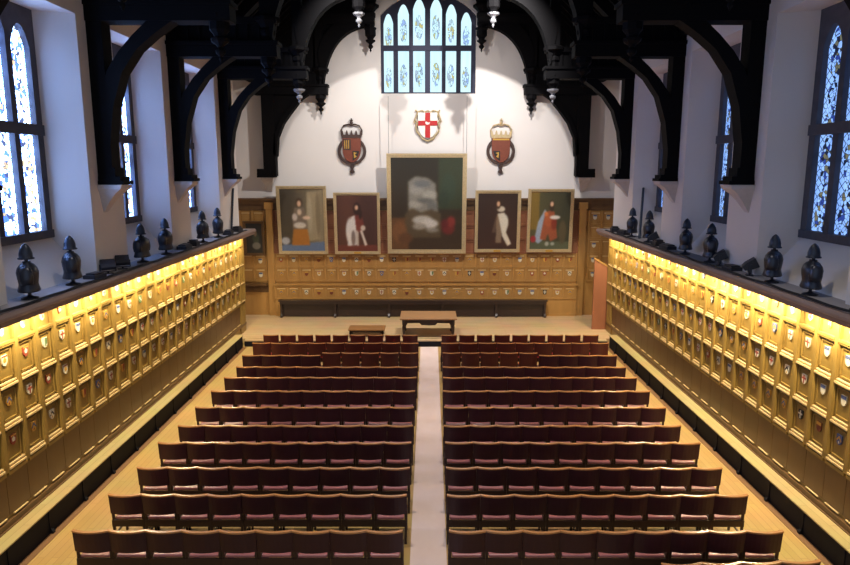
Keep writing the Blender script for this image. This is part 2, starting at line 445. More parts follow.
def wall_bench(sg):
    side = 'left' if sg < 0 else 'right'
    t = thing('wall_bench', 'long pale-topped fixed bench with dark board as shade beneath along the %s panelled wall' % side, 'bench', (sg*6.0, 12, 0), 0, 'fixed benches along the panelled walls')
    def lb(): return bmesh.new()
    def bx(bm, x0, x1, y0, y1, z0, z1): box(bm, sg*x0 - sg*6.0, sg*x1 - sg*6.0, y0-12, y1-12, z0, z1)
    bm = lb(); bx(bm, 5.865, 6.15, YN, 20.45, .385, .405); obj('seat', bm, M['benchtop'], t)
    bm = lb(); bx(bm, 6.12, 6.18, YN, 20.4, .40, .42); obj('back_strip', bm, M['oakdark'], t)
    bm = lb(); bx(bm, 5.885, 5.91, YN, 20.4, 0, .385); obj('shade_board', bm, M['benchdark'], t)  # dark board in place of the shade under the open seat
    y = 6.4
    proto = None
    while y < 20.4:
        if proto is None:
            bm = lb()
            prism(bm, [(5.868,.385),(5.885,.385),(5.885,0),(5.83,0),(5.83,.04),(5.862,.08),(5.874,.2)], lambda x, z: (sg*(x-6.0), -.03, z), lambda x, z: (sg*(x-6.0), .03, z))
            proto = obj('bracket', bm, M['benchdark'], t); proto.location = (0, y-12, 0)
        else:
            o = proto.copy(); C.objects.link(o); o.parent = t; o.location = (0, y-12, 0)
        y += 1.02
wall_bench(-1); wall_bench(1)

# ------------------------------------------------------------------ painted shields
def shield_outline(w, h, n=6):
    pts = [(-w/2, h/2), (-w/2, h*.05)]
    for i in range(1, n): 
        t = i/n; pts.append((-w/2*cos(t*pi/2), h*.05 - h*.55*sin(t*pi/2)))
    pts.append((0, -h/2))
    for i in range(n-1, 0, -1):
        t = i/n; pts.append((w/2*cos(t*pi/2), h*.05 - h*.55*sin(t*pi/2)))
    pts += [(w/2, h*.05), (w/2, h/2)]
    return pts
# local: x across, z up, shield faces -y
def shield_mesh(nm, field, charge, second, style, w=.15, h=.19):
    bm = bmesh.new()
    prism(bm, shield_outline(w, h), lambda x, z: (x, 0, z), lambda x, z: (x, -.018, z), 0)
    def p(pts, mi, e=.003): prism(bm, pts, lambda x, z: (x, -.018, z), lambda x, z: (x, -.018-e, z), mi)
    if style == 0: p([(-.016,-.075),(.016,-.075),(.016,.085),(-.016,.085)], 1); p([(-.065,.005),(.065,.005),(.065,.035),(-.065,.035)], 1, .004)
    if style == 1: p([(-.07,.03),(.07,.03),(.07,.09),(-.07,.09)], 1)
    if style == 2: p([(-.07,-.01),(-.055,-.03),(0,.035),(.055,-.03),(.07,-.01),(0,.075)], 1); p([(-.014,-.07),(.014,-.07),(.014,-.03),(-.014,-.03)], 2)
    if style == 3: p([(0,-.08),(.06,-.02),(.07,.02),(.07,.09),(0,.09)], 1)
    if style == 4: p([(-.065,.05),(-.05,.08),(.06,-.02),(.04,-.045)], 1)
    if style == 5: p([(-.035,-.03),(.035,-.03),(.045,.02),(0,.06),(-.045,.02)], 1); p([(-.07,.065),(.07,.065),(.07,.09),(-.07,.09)], 2)
    bmesh.ops.recalc_face_normals(bm, faces=bm.faces[:])
    me = bpy.data.meshes.new(nm); bm.to_mesh(me); bm.free()
    for k in (field, charge, second): me.materials.append(M[k])
    return me
DES = [('ivory','oldred','blue',0,'white and red'),('gold','blue','oldred',2,'gold and blue'),('oldred','ivory','gold',5,'red and white'),('blue','gold','ivory',2,'blue and gold'),
       ('ivory','blue','gold',1,'white and blue'),('gold','oldred','black',3,'gold and red'),('ivory','black','gold',2,'white and black'),('green','ivory','gold',4,'green and white'),
       ('ivory','gold','oldred',5,'white and gold'),('rust','gold','ivory',1,'brown and gold'),('black','ivory','gold',0,'black and white'),('ivory','green','oldred',3,'white and green')]
SHM = [(shield_mesh('shield_plaque', *d[:4]), d[4]) for d in DES]
def put_shield(loc, rz, where, group, pick=None, sc=1.0):
    me, cw = SHM[random.choices(range(len(SHM)), [3,3,2,1,3,2,2,1,3,2,1,1])[0] if pick is None else pick]
    o = bpy.data.objects.new('shield_plaque', me); C.objects.link(o)
    o.location = loc; o.rotation_euler = (0,0,rz); o.scale = (sc, 1, sc)
    tag(o, 'small %s shield plaque, %s' % (cw, where), 'shield', group)
RN = {0: 'bottom row', 1: 'middle row', 2: 'top row', 3: 'frieze under the shelf'}
for sg in (-1, 1):
    side = 'left' if sg < 0 else 'right'
    for r, h in enumerate(ROWS + [3.29]):
        for j in range(1, NCOL):
            y = COL0 + CP*j
            if y > 21.25: continue
            ci = NCOL - 1 - j
            sc = .84 if r < 3 else .62
            put_shield((sg*(NX - .001), y, h + (.05 if r < 3 else 0)), pi/2 if sg < 0 else -pi/2,
                       '%s %s wall, %s column from dais' % ('frieze of' if r == 3 else RN[r] + ' of', side, ORD[ci+1]), 'shields on the %s panelling' % side, sc=sc)

# ------------------------------------------------------------------ dais, back panelling
DZ = .2
bm = bmesh.new(); box(bm, -7.2, 7.2, 20.75, YB, .02, DZ); box(bm, -5.85, 5.85, 20.5, 20.8, 0, DZ)
struct('trim_10', bm, M['dais'], 'low pale wooden dais across the end of the hall')
bm = bmesh.new(); box(bm, -5.85, 5.85, 20.47, 20.498, 0, DZ-.03)
struct('trim_11', bm, M['benchdark'], 'dark riser of the dais')

BP = .47; BX0 = -5.42
bm = bmesh.new()
YP = YB - .1
bmp = lambda u, h, d: (u, YP - d, h)
mbox(bm, bmp, -7.2, 7.2, DZ, 4.45, -.1, 0, 0)
BR = [(1.50,2.02),(2.03,2.55),(2.57,3.09),(3.10,3.62),(3.63,4.15)]
ncb = 24
cols_b = [BX0 + BP*j for j in range(ncb)]
for c in cols_b + [-6.67, -6.2, 6.27, 6.74]:
    for r, (h0, h1) in enumerate(BR):
        mi = 0 if r < 2 or abs(c) > 5.8 else 1
        a, b = c - BP/2, c + BP/2
        mbox(bm, bmp, a-.03, a+.03, h0, h1, 0, .055, mi)
        if c in (cols_b[-1], -6.7+.5, 6.74): mbox(bm, bmp, b-.03, b+.03, h0, h1, 0, .04, mi)
        mbox(bm, bmp, a+.03, b-.03, h0-.02, h0+.04, 0, .04, mi); mbox(bm, bmp, a+.03, b-.03, h1-.05, h1-.02, 0, .03, mi)
        mbox(bm, bmp, a+.03, b-.03, h0+.04, h1-.05, 0, .006, mi)
        mbox(bm, bmp, a+.09, a+.11, h0+.1, h1-.1, 0, .02, mi); mbox(bm, bmp, b-.11, b-.09, h0+.1, h1-.1, 0, .02, mi)
        mbox(bm, bmp, a+.08, b-.08, h1-.115, h1-.085, 0, .035, 3 if mi == 0 else mi)  # pale bar colours in the lit top edge of the frame
# tall pilasters and the cornice
for x in (-5.78, 5.78):
    mbox(bm, bmp, x-.12, x+.12, DZ, 4.45, 0, .12, 0); mbox(bm, bmp, x-.16, x+.16, 4.2, 4.45, 0, .16, 0)
mbox(bm, bmp, -7.2, 7.2, 4.40, 4.52, -.1, .14, 2); mbox(bm, bmp, -7.2, 7.2, 4.52, 4.60, -.1, .22, 2); mbox(bm, bmp, -7.2, 7.2, 4.15, 4.40, 0, .05, 2)
# alcove shelf
mbox(bm, bmp, -7.2, -5.92, 1.36, 1.44, 0, .25, 2); mbox(bm, bmp, -7.2, -5.92, 1.08, 1.36, 0, .02, 2)
struct('trim_12', bm, [M['oakback'], M['oakred'], M['oakdark'], M['oakpale']], 'honey oak panelling across the back wall below the paintings')
# projecting dado
YD = YP - .16
bm = bmesh.new(); dmp = lambda u, h, d: (u, YD - d, h)
mbox(bm, dmp, -5.65, 5.65, DZ, 1.36, -.16, 0, 0)
mbox(bm, dmp, -5.68, 5.68, 1.36, 1.42, -.16, .06, 0)
for c in cols_b:
    a, b = c - BP/2, c + BP/2
    mbox(bm, dmp, a-.03, a+.03, .84, 1.34, 0, .03, 0)
    mbox(bm, dmp, a+.03, b-.03, 1.29, 1.33, 0, .03, 0); mbox(bm, dmp, a+.03, b-.03, .84, .89, 0, .03, 0)
    mbox(bm, dmp, a+.09, a+.11, .93, 1.26, 0, .02, 0); mbox(bm, dmp, b-.11, b-.09, .93, 1.26, 0, .02, 0)
    mbox(bm, dmp, a+.08, b-.08, 1.22, 1.25, 0, .03, 1)
mbox(bm, dmp, -5.65, 5.65, DZ, DZ+.1, 0, .03, 0)
struct('trim_13', bm, [M['oakback'], M['oakpale']], 'projecting lower panelling behind the dais bench')
for r, h in enumerate((1.07, 1.76, 2.28)):
    for j, c in enumerate(cols_b):
        y = (YD if r == 0 else YP) - .007
        put_shield((c, y, h + .03), 0, '%s of back wall, %s panel from the left' % (('bottom row','middle row','top row')[r], ORD[j+1]), 'shields on the back panelling', sc=.9)
for c, h, wds in ((6.25,3.9,'uppermost in the right alcove, next to pilaster'),(6.74,3.9,'uppermost in the right alcove, outer column'),(6.25,2.86,'second down in the right alcove'),(6.25,2.3,'third down in the right alcove'),(6.25,1.76,'lowest in the right alcove'),
                 (-6.2,2.26,'under the dark portrait in the left alcove'),(-6.2,1.74,'just above the left alcove shelf')):
    put_shield((c, YP-.007, h), 0, wds, 'shields in the alcoves', pick=4, sc=.95)
# right hand screen board at the end of the bench
bm = bmesh.new()
prism(bm, [(5.72,0),(6.2,0),(6.2,2.15),(5.72,2.45)], lambda x, z: (x, 22.0, z+DZ), lambda x, z: (x, 22.07, z+DZ))
o = obj('screen_board', bm, M['oakred']); 
bm = bmesh.new(); prism(bm, [(5.70,2.45),(6.2,2.15),(6.2,2.2),(5.70,2.51)], lambda x, z: (x, 21.97, z+DZ), lambda x, z: (x, 22.1, z+DZ)); obj('capping', bm, M['oakback'], o)
tag(o, 'plain oak screen board with sloping top at the dais end of the right panelling', 'screen')

# long dark bench against the back wall
t = thing('long_bench', 'long dark bench with a narrow top standing against the back panelling', 'bench', (-.48, 23.9, DZ))
bm = bmesh.new(); box(bm, -5.0, 5.0, -.12, .10, .61, .65); obj('seat', bm, M['darkwood'], t, bevel=.006)
bm = bmesh.new(); box(bm, -4.95, 4.95, .04, .07, .02, .61); obj('back_board', bm, M['darkwood'], t)
bm = bmesh.new(); box(bm, -4.95, 4.95, -.10, -.07, .51, .61); obj('apron', bm, M['darkwood'], t)
for x in (-4.9, -2.9, -.9, 1.1, 3.1, 4.9):
    bm = bmesh.new(); prism(bm, [(-.10,.61),(.08,.61),(.08,0),(-.12,0),(-.12,.06),(-.06,.14),(-.06,.4)], lambda y, z: (x-.04, y, z), lambda y, z: (x+.04, y, z)); obj('leg', bm, M['darkwood'], t)

# ------------------------------------------------------------------ table and low bench on the dais
t = thing('refectory_table', 'oak-topped table with dark carved apron standing on the dais', 'table', (.08, 21.35, DZ))
bm = bmesh.new(); box(bm, -.93, .93, -.62, .56, .62, .67); obj('tabletop', bm, M['table'], t, bevel=.01)
for yy in (-.50, .44):
    bm = bmesh.new()
    pts = [(-.84,.62),(.84,.62),(.84,.40),(.74,.40),(.68,.49),(.30,.50),(.22,.43),(0,.42),(-.22,.43),(-.30,.50),(-.68,.49),(-.74,.40),(-.84,.40)]
    prism(bm, pts, lambda x, z: (x, yy-.02, z), lambda x, z: (x, yy+.02, z)); obj('apron', bm, M['darkwood'], t)
for xx in (-.80, .80):
    bm = bmesh.new(); box(bm, xx-.02, xx+.02, -.5, .44, .44, .62); obj('side_apron', bm, M['darkwood'], t)
    for yy in (-.48, .42):
        bm = bmesh.new(); lathe(bm, [(.05,0),(.065,.03),(.065,.07),(.035,.1),(.05,.2),(.06,.3),(.06,.36),(.045,.4),(.06,.44),(.06,.62)], xx, yy, 0, 10); obj('leg', bm, M['darkwood'], t, True)
    bm = bmesh.new(); box(bm, xx-.025, xx+.025, -.42, .36, .08, .13); obj('stretcher', bm, M['darkwood'], t)
t = thing('low_bench', 'low brown wooden step bench on the dais beside the table', 'bench', (-1.95, 21.2, DZ))
bm = bmesh.new(); box(bm, -.6, .6, -.38, .25, .24, .28); obj('seat', bm, M['stoolwood'], t, bevel=.008)
bm = bmesh.new(); prism(bm, [(-.56,.24),(.56,.24),(.56,.12),(.44,.17),(-.44,.17),(-.56,.12)], lambda x, z: (x, -.34, z), lambda x, z: (x, -.31, z)); obj('apron', bm, M['chairleg'], t)
for xx in (-.53, .53):
    bm = bmesh.new(); prism(bm, [(-.34,0),(-.24,0),(-.05,.1),(.1,.0),(.21,0),(.21,.24),(-.34,.24)], lambda y, z: (xx-.025, y, z), lambda y, z: (xx+.025, y, z)); obj('leg', bm, M['chairleg'], t)

# aisle runner
bm = bmesh.new()
quad(bm, [(-.26, 3.0, .004), (.265, 3.0, .004), (.385, 20.44, .004), (-.175, 20.44, .004)])
r = bmesh.ops.extrude_face_region(bm, geom=bm.faces[:])
for v in [g for g in r['geom'] if isinstance(g, bmesh.types.BMVert)]: v.co.z = 0
tag(obj('aisle_runner', bm, M['runner']), 'pinkish beige runner along the centre aisle between the two blocks of chairs', 'carpet')

# ------------------------------------------------------------------ chairs (facing the dais, +y)
def bow(x, hw): return -.05 * (1 - (x/hw)**2)
def chair_proto(kind, w, top):
    name = 'linked_chair' if kind == 'A' else 'single_chair'
    t = thing(name, 'x', 'chair')
    hw = w/2
    seg = [-hw + w*i/8 for i in range(9)]
    # curved back
    b0, b1 = (.515, top-.022) if kind == 'A' else (.46, top-.018)
    bm = bmesh.new()
    band(bm, [(x, 0) for x in seg], [(x, 1) for x in seg],
         lambda x, s: (x, -.20 + bow(x, hw) - .03*s, b0 + (b1-b0)*s), lambda x, s: (x, -.175 + bow(x, hw) - .03*s, b0 + (b1-b0)*s))
    obj('backrest', bm, M['chairback' if kind == 'A' else 'chairback2'], t)
    bm = bmesh.new()
    band(bm, [(x, 0) for x in seg], [(x, 1) for x in seg],
         lambda x, s: (x, -.242 + bow(x, hw), b1 + (top-b1)*s), lambda x, s: (x, -.196 + bow(x, hw), b1 + (top-b1)*s))
    obj('top_rail', bm, M['chairrail'], t)
    sw = hw - .045
    bm = bmesh.new(); box(bm, -sw, sw, -.165, .25, .395, .442)
    obj('seat', bm, M['seat'], t, bevel=.015)
    bm = bmesh.new()
    box(bm, -hw, hw, -.185, -.155, .29, .394); box(bm, -hw+.01, hw-.01, .22, .25, .32, .394)
    box(bm, -hw+.01, -hw+.04, -.145, .22, .34, .394); box(bm, hw-.04, hw-.01, -.145, .22, .34, .394)
    obj('seat_frame', bm, M['chairleg'], t)
    for s in (-1, 1):
        x = s*(hw - .02)
        bm = bmesh.new(); prism(bm, [(-.18,0),(-.145,0),(-.145,.42),(-.172,b1),(-.20,b1),(-.175,.42)], lambda y, z: (x-.018, y, z), lambda y, z: (x+.018, y, z)); obj('leg', bm, M['chairleg'], t)
        bm = bmesh.new(); box(bm, x-.015, x+.015, .215, .25, 0, .42); obj('leg', bm, M['chairleg'], t)
        bm = bmesh.new(); box(bm, x-.01, x+.01, -.15, .22, .14, .165); obj('stretcher', bm, M['chairleg'], t)
    return t
rowY = [8.13, 9.12, 10.03, 11.03, 11.82, 12.8, 13.8, 14.75, 15.58, 16.6, 17.8, 18.7]
LEP = [72,108,137,158,178,195,211,224,236,242,252,262]
LAP = [403,407,410,411.5,413,414,415,416.5,417.5,418.5,419,419]
RAP = [449,447,446,445,443.5,444,443,443,443,442,440.5,440.5]
REP = [783,748,722,700,681,666,650,637,626,617,609,599.5]
A = chair_proto('A', .496, .84); B = chair_proto('B', .47, .85)
usedA = usedB = False; REDM = None
def place(kind, x, y, rz, label, group, sx=1.0):
    global usedA, usedB
    src = A if kind == 'A' else B
    used = usedA if kind == 'A' else usedB
    if not used:
        src.location = (x, y, 0); src.rotation_euler = (0,0,rz); src.scale = (sx,1,1); src['label'] = label; src['group'] = group
        if kind == 'A': usedA = True
        else: usedB = True
        return src
    else:
        return dup(src, (x, y, 0), rz, label, group, (sx,1,1))
def lab(kind, side, r, n):
    rr = 'front row nearest the dais' if r == 12 else '%s row from the dais' % ORD[13-1-r+0] if False else ('front row by the dais' if r == 11 else '%s row from dais' % ORD[12-r])
    kn = 'dark maroon chair in a joined row' if kind == 'A' else 'separate russet-backed chair'
    return '%s, %s from aisle, %s, %s block' % (kn, ORD[n], rr, side)
for i, y in enumerate(rowY):
    zc = y*cos(TH) + (CAMH - .84)*sin(TH)
    for side, pa, pe in (('left', LAP[i], LEP[i]), ('right', RAP[i], REP[i])):
        xa, xe = (pa-VPX)*zc/F, (pe-VPX)*zc/F
        n = 9; pitch = (xe - xa)/n
        for j in range(n):
            x = xa + pitch*(j + .5)
            kind = 'A' if i < 9 or (i == 9 and j >= 5) else 'B'
            yy = y + .215
            sx = abs(pitch)/.496 * .992
            if kind == 'B':
                sx = abs(pitch)/.47 * (.86 if i == 11 else .95 if i == 10 else .92)
                if i == 9: yy += .2
            jit = random.uniform(-.008, .008)
            o = place(kind, x, yy + jit, 0.0 if kind == 'A' else random.uniform(-.02,.02), lab(kind, side, i, j+1), '%s block of chairs facing the dais' % side, sx)
            if j == 0 and i in (9, 10) and o:
                for ch in o.children:
                    if ch.name.startswith('seat') and 'frame' not in ch.name:
                        if REDM is None: REDM = ch.data.copy(); REDM.materials[0] = M['redseat']
                        ch.data = REDM
                o['label'] = o['label'].replace('separate russet-backed chair', 'russet-backed chair with red seat')
# tips of the row nearest the balcony on the right
for j in range(4):
    x = 4.9 - .5*(j + .5)
    place('A', x, 7.445 + .215 - .02*j, .035, 'maroon chair at the balcony end row, %s from the wall, right block' % ORD[j+1], 'right block of chairs facing the dais')

# ------------------------------------------------------------------ paintings
def painting(name, label, pxs, h0, h1, yb, tilt, bgf, shapes, fm, fw=.10, plate=False):
    x0, x1 = pxs; cx = (x0+x1)/2; W = x1-x0; H = h1-h0
    t = thing(name, label, 'painting', (cx, yb, h0))
    t.rotation_euler = (tilt, 0, 0)
    # frame: mitred ring with two steps
    def ring(bm, a, b, d0, d1):
        for (u0,u1,v0,v1) in ((-W/2+a,W/2-a,a,b),(-W/2+a,W/2-a,H-b,H-a),(-W/2+a,-W/2+b,b,H-b),(W/2-b,W/2-a,b,H-b)):
            box(bm, u0, u1, -d1, -d0, v0, v1)
    bm = bmesh.new(); ring(bm, 0, fw*.55, 0, .09); ring(bm, fw*.5, fw, 0, .065); ring(bm, fw*.9, fw*1.15, 0, .05)
    obj('frame', bm, fm, t)
    if plate:
        bm = bmesh.new(); box(bm, -.13, .13, -.1, -.088, .02, .09); obj('name_plate', bm, M['gold'], t)
    nu, nv = 84, int(84*H/W)
    me = bpy.data.meshes.new('canvas')
    iw, ih = W - 2*fw, H - 2*fw
    vs, cs, fs, raw = [], [], [], []
    rnd = random.Random(len(label))
    for j in range(nv+1):
        for i in range(nu+1):
            u, v = i/nu, j/nv
            vs.append((-iw/2 + iw*u, -.035, fw + ih*v))
            c = list(bgf(u, v))
            for s in shapes:
                if s[0] == 'e':
                    _, ex, ey, rx, ry, col = s
                    d = math.hypot((u-ex)/rx, (v-ey)/ry)
                    k_ = max(0, min(1, (1.15 - d)/.3))
                else:
                    _, pts, col = s
                    ins = False
                    for a in range(len(pts)):
                        (xa, ya), (xb, yb_) = pts[a], pts[a-1]
                        if (ya > v) != (yb_ > v) and u < (xb-xa)*(v-ya)/(yb_-ya)+xa: ins = not ins
                    k_ = 1 if ins else 0
                for q in range(3): c[q] += (col[q]-c[q])*k_
            raw.append(c); continue
            n_ = 1 + .16*(rnd.random()-.5) + .10*sin(23*u+9*sin(7*v))*sin(17*v)
            cs += lin([max(0, min(255, x*n_)) for x in c])
    W1 = nu + 1
    for _ in range(2):
        new = []
        for j in range(nv+1):
            for i in range(W1):
                nb = [raw[jj*W1+ii] for jj in (max(j-1,0), j, min(j+1,nv)) for ii in (max(i-1,0), i, min(i+1,nu))]
                new.append([sum(q[k] for q in nb)/9 for k in range(3)])
        raw = new
    for a, c in enumerate(raw):
        n_ = 1 + .10*(rnd.random()-.5) + .03*sin(a*.7)
        cs += lin([max(0, min(255, x*n_)) for x in c])
    for j in range(nv):
        for i in range(nu):
            a = j*(nu+1)+i; fs.append((a, a+1, a+nu+2, a+nu+1))
    me.from_pydata(vs, [], fs)
    at = me.color_attributes.new('paint', 'FLOAT_COLOR', 'POINT'); at.data.foreach_set('color', cs)
    me.materials.append(CANVAS)
    o = bpy.data.objects.new('canvas', me); C.objects.link(o); o.parent = t
    bm = bmesh.new(); box(bm, -W/2+.03, W/2-.03, -.03, 0, .03, H-.03); obj('backing', bm, M['darkwood'], t)
    return t
CANVAS = bpy.data.materials.new('oil_paint'); CANVAS.use_nodes = True
_n = CANVAS.node_tree.nodes; _a = _n.new('ShaderNodeAttribute'); _a.attribute_name = 'paint'
CANVAS.node_tree.links.new(_a.outputs['Color'], _n['Principled BSDF'].inputs['Base Color']); _n['Principled BSDF'].inputs['Roughness'].default_value = .45

def X(px, zc=24.0): return (px - VPX)*zc/F
def mixc(a, b, t): t = max(0, min(1, t)); return [a[i]+(b[i]-a[i])*t for i in range(3)]
def figure(cx, head, robe, skin=(206,168,140), hair=(60,40,28), hw=.05):
    """generic standing robed figure"""
    hy = .78
    return [('p', [(cx-.10,.68),(cx+.10,.68),(cx+.16,.50),(cx+.20,.12),(cx-.22,.12),(cx-.15,.50)], robe),
            ('e', cx, hy, .075, .072, hair), ('e', cx-.07, .73, .04, .05, hair), ('e', cx+.07, .73, .04, .05, hair), ('e', cx, hy-.005, .045, .05, skin)]
# woman in grey-brown bodice and amber skirt
bg1 = lambda u, v: mixc(mixc((70,62,50),(132,118,92), (u-.25)*1.5), (94,112,140), 1 if v < .10 + .06*u else 0)
p1 = [('p', [(.56,.15),(.90,.2),(.90,.95),(.62,.95)], (146,132,104)), ('e', .68,.6,.05,.3,(160,148,122)), ('e', .86,.6,.05,.35,(120,106,82)), ('e', .1,.17,.1,.06,(170,170,172)),
      ('p', [(.30,.42),(.60,.42),(.66,.10),(.24,.10)], (164,106,44)), ('p', [(.33,.70),(.55,.70),(.60,.50),(.62,.36),(.28,.36),(.28,.52)], (112,98,84)),
      ('e', .44,.42,.14,.05,(196,186,170)), ('e', .33,.55,.06,.06,(190,176,164)), ('e', .60,.54,.09,.03,(206,176,150)), ('e', .44,.63,.05,.05,(200,176,150)),
      ('e', .44,.78,.075,.07,(60,44,32)), ('e', .44,.765,.045,.05,(210,172,142))]
painting('portrait_painting', 'gilt-framed portrait of a woman in an amber skirt over blue carpet', (X(277.5), X(327)), 2.55, 5.06, YP-.13, radians(4), bg1, p1, M['gilt'], .10)
bg2 = lambda u, v: mixc((66,42,36),(92,56,44), sin(6*u)*.4+.4) if v > .12 else (104,52,42)
p2 = [('p', [(.25,.10),(.36,.62),(.50,.66),(.54,.40),(.52,.12)], (196,186,178)), ('e', .34,.36,.12,.24,(206,198,190)), ('e', .40,.24,.05,.14,(120,104,96)), ('p', [(.44,.66),(.60,.70),(.66,.5),(.62,.34),(.48,.36)], (110,52,44)),
      ('p', [(.56,.38),(.62,.38),(.74,.12),(.68,.10)], (206,192,176)), ('p', [(.46,.38),(.52,.38),(.53,.10),(.48,.10)], (180,166,150)), ('e', .64,.42,.06,.05,(190,176,160)),
      ('e', .50,.76,.09,.11,(48,30,24)), ('e', .58,.66,.04,.09,(48,30,24)), ('e', .49,.78,.042,.045,(200,160,132))]
painting('portrait_painting', 'gilt-framed portrait of a man in a white mantle on dark red ground', (X(334), X(380)), 2.55, 4.82, YP-.11, radians(4), bg2, p2, M['gilt'], .09, True)
def bg3(u, v):
    c = mixc((58,44,30),(38,34,24), v)
    if u < .24 and v < .35: c = mixc(c, (104,68,38), .8)
    if u > .66 and v > .45: c = mixc(c, (50,62,40), .7)
    return c
p3 = [('p', [(.24,.40),(.24,.74),(.34,.80),(.52,.78),(.62,.72),(.66,.40)], (118,114,104)), ('e', .36,.66,.10,.06,(136,132,122)), ('e', .54,.60,.10,.05,(146,142,130)), ('e', .44,.72,.12,.04,(98,98,96)), ('e', .34,.50,.09,.04,(146,140,126)), ('e', .58,.48,.08,.04,(98,96,90)), ('e', .48,.54,.12,.03,(92,90,84)),
      ('p', [(.20,.40),(.30,.46),(.42,.41),(.56,.45),(.70,.40),(.70,.14),(.20,.14)], (80,66,46)), ('e', .44,.33,.14,.05,(168,162,150)), ('e', .54,.29,.12,.05,(184,178,168)), ('e', .40,.26,.10,.035,(140,132,118)), ('e', .58,.22,.09,.025,(128,120,106)),
      ('e', .80,.24,.09,.07,(98,36,32)), ('e', .84,.31,.06,.06,(120,46,40)), ('e', .75,.29,.05,.05,(88,32,30)), ('e', .12,.20,.10,.12,(112,74,44)), ('e', .20,.13,.10,.06,(88,58,36)), ('e', .80,.68,.10,.16,(46,58,42)), ('e', .74,.56,.07,.10,(42,52,38))]
big = painting('landscape_painting', 'largest painting, gilt-framed, with pale clouds, white patches and a red patch', (X(387.5), X(466)), 2.58, 6.22, YP-.17, radians(5.5), bg3, p3, M['gilt'], .13)
for s in (-1.36, 1.42):
    bm = bmesh.new(); tube(bm, [(s, .05, 3.6), (s, .22, 5.6)], .012); obj('hanging_wire', bm, M['wire'], big)
bg4 = lambda u, v: mixc((62,40,32),(48,34,28), v)
p4 = [('p', [(.46,.12),(.60,.12),(.62,.60),(.48,.64)], (126,104,82)), ('p', [(.50,.64),(.66,.66),(.76,.50),(.72,.30),(.86,.10),(.76,.06),(.62,.24),(.58,.40)], (204,194,172)), ('e', .67,.48,.10,.15,(206,198,178)), ('p', [(.36,.3),(.46,.6),(.48,.6),(.46,.3)], (92,70,56)),
      ('e', .58,.72,.10,.05,(196,184,160)), ('e', .51,.80,.06,.08,(70,48,34)), ('e', .51,.81,.038,.045,(200,162,130))]
painting('portrait_painting', 'gilt-framed portrait with pale fur mantle on plain dark brown ground', (X(475), X(520.5)), 2.62, 4.9, YP-.11, radians(4), bg4, p4, M['gilt'], .10, True)
bg5 = lambda u, v: mixc(mixc((88,82,52),(58,58,42), u*1.2), (82,88,66), 1 if v < .14 else 0) if not (u < .22 and v > .35) else (122,98,44)
p5 = [('p', [(.12,.16),(.20,.48),(.36,.70),(.46,.62),(.36,.18),(.22,.10)], (150,162,176)), ('p', [(.26,.18),(.36,.60),(.46,.68),(.60,.66),(.66,.40),(.70,.20),(.52,.14),(.46,.28),(.40,.16)], (150,80,52)), ('e', .47,.50,.11,.10,(168,88,54)), ('e', .60,.46,.07,.12,(126,48,34)),
      ('e', .62,.56,.13,.035,(214,206,192)), ('e', .40,.62,.05,.04,(204,116,64)), ('e', .09,.18,.07,.06,(160,50,52)), ('e', .44,.10,.05,.04,(160,164,150)), ('e', .58,.10,.05,.03,(160,164,150)), ('e', .82,.3,.10,.2,(84,76,54)),
      ('e', .53,.76,.065,.10,(58,42,30)), ('e', .53,.79,.042,.045,(206,168,138))]
painting('portrait_painting', 'gilt-framed portrait of a figure in orange robe and pale blue cloak', (X(527.5), X(573)), 2.62, 4.95, YP-.11, radians(4), bg5, p5, M['gilt'], .10, True)
bg6 = lambda u, v: mixc((42,38,32),(34,32,30), v)
painting('portrait_painting', 'small dark portrait in brown frame in the alcove beside the long panelling', (-6.72, -5.95), 2.5, 3.78, YP-.16, radians(4), bg6,
         [('e', .6,.5,.2,.2,(56,62,50)), ('e', .62,.25,.25,.12,(110,104,92)), ('e', .58,.66,.09,.1,(120,96,76))], M['oakdark'], .08)

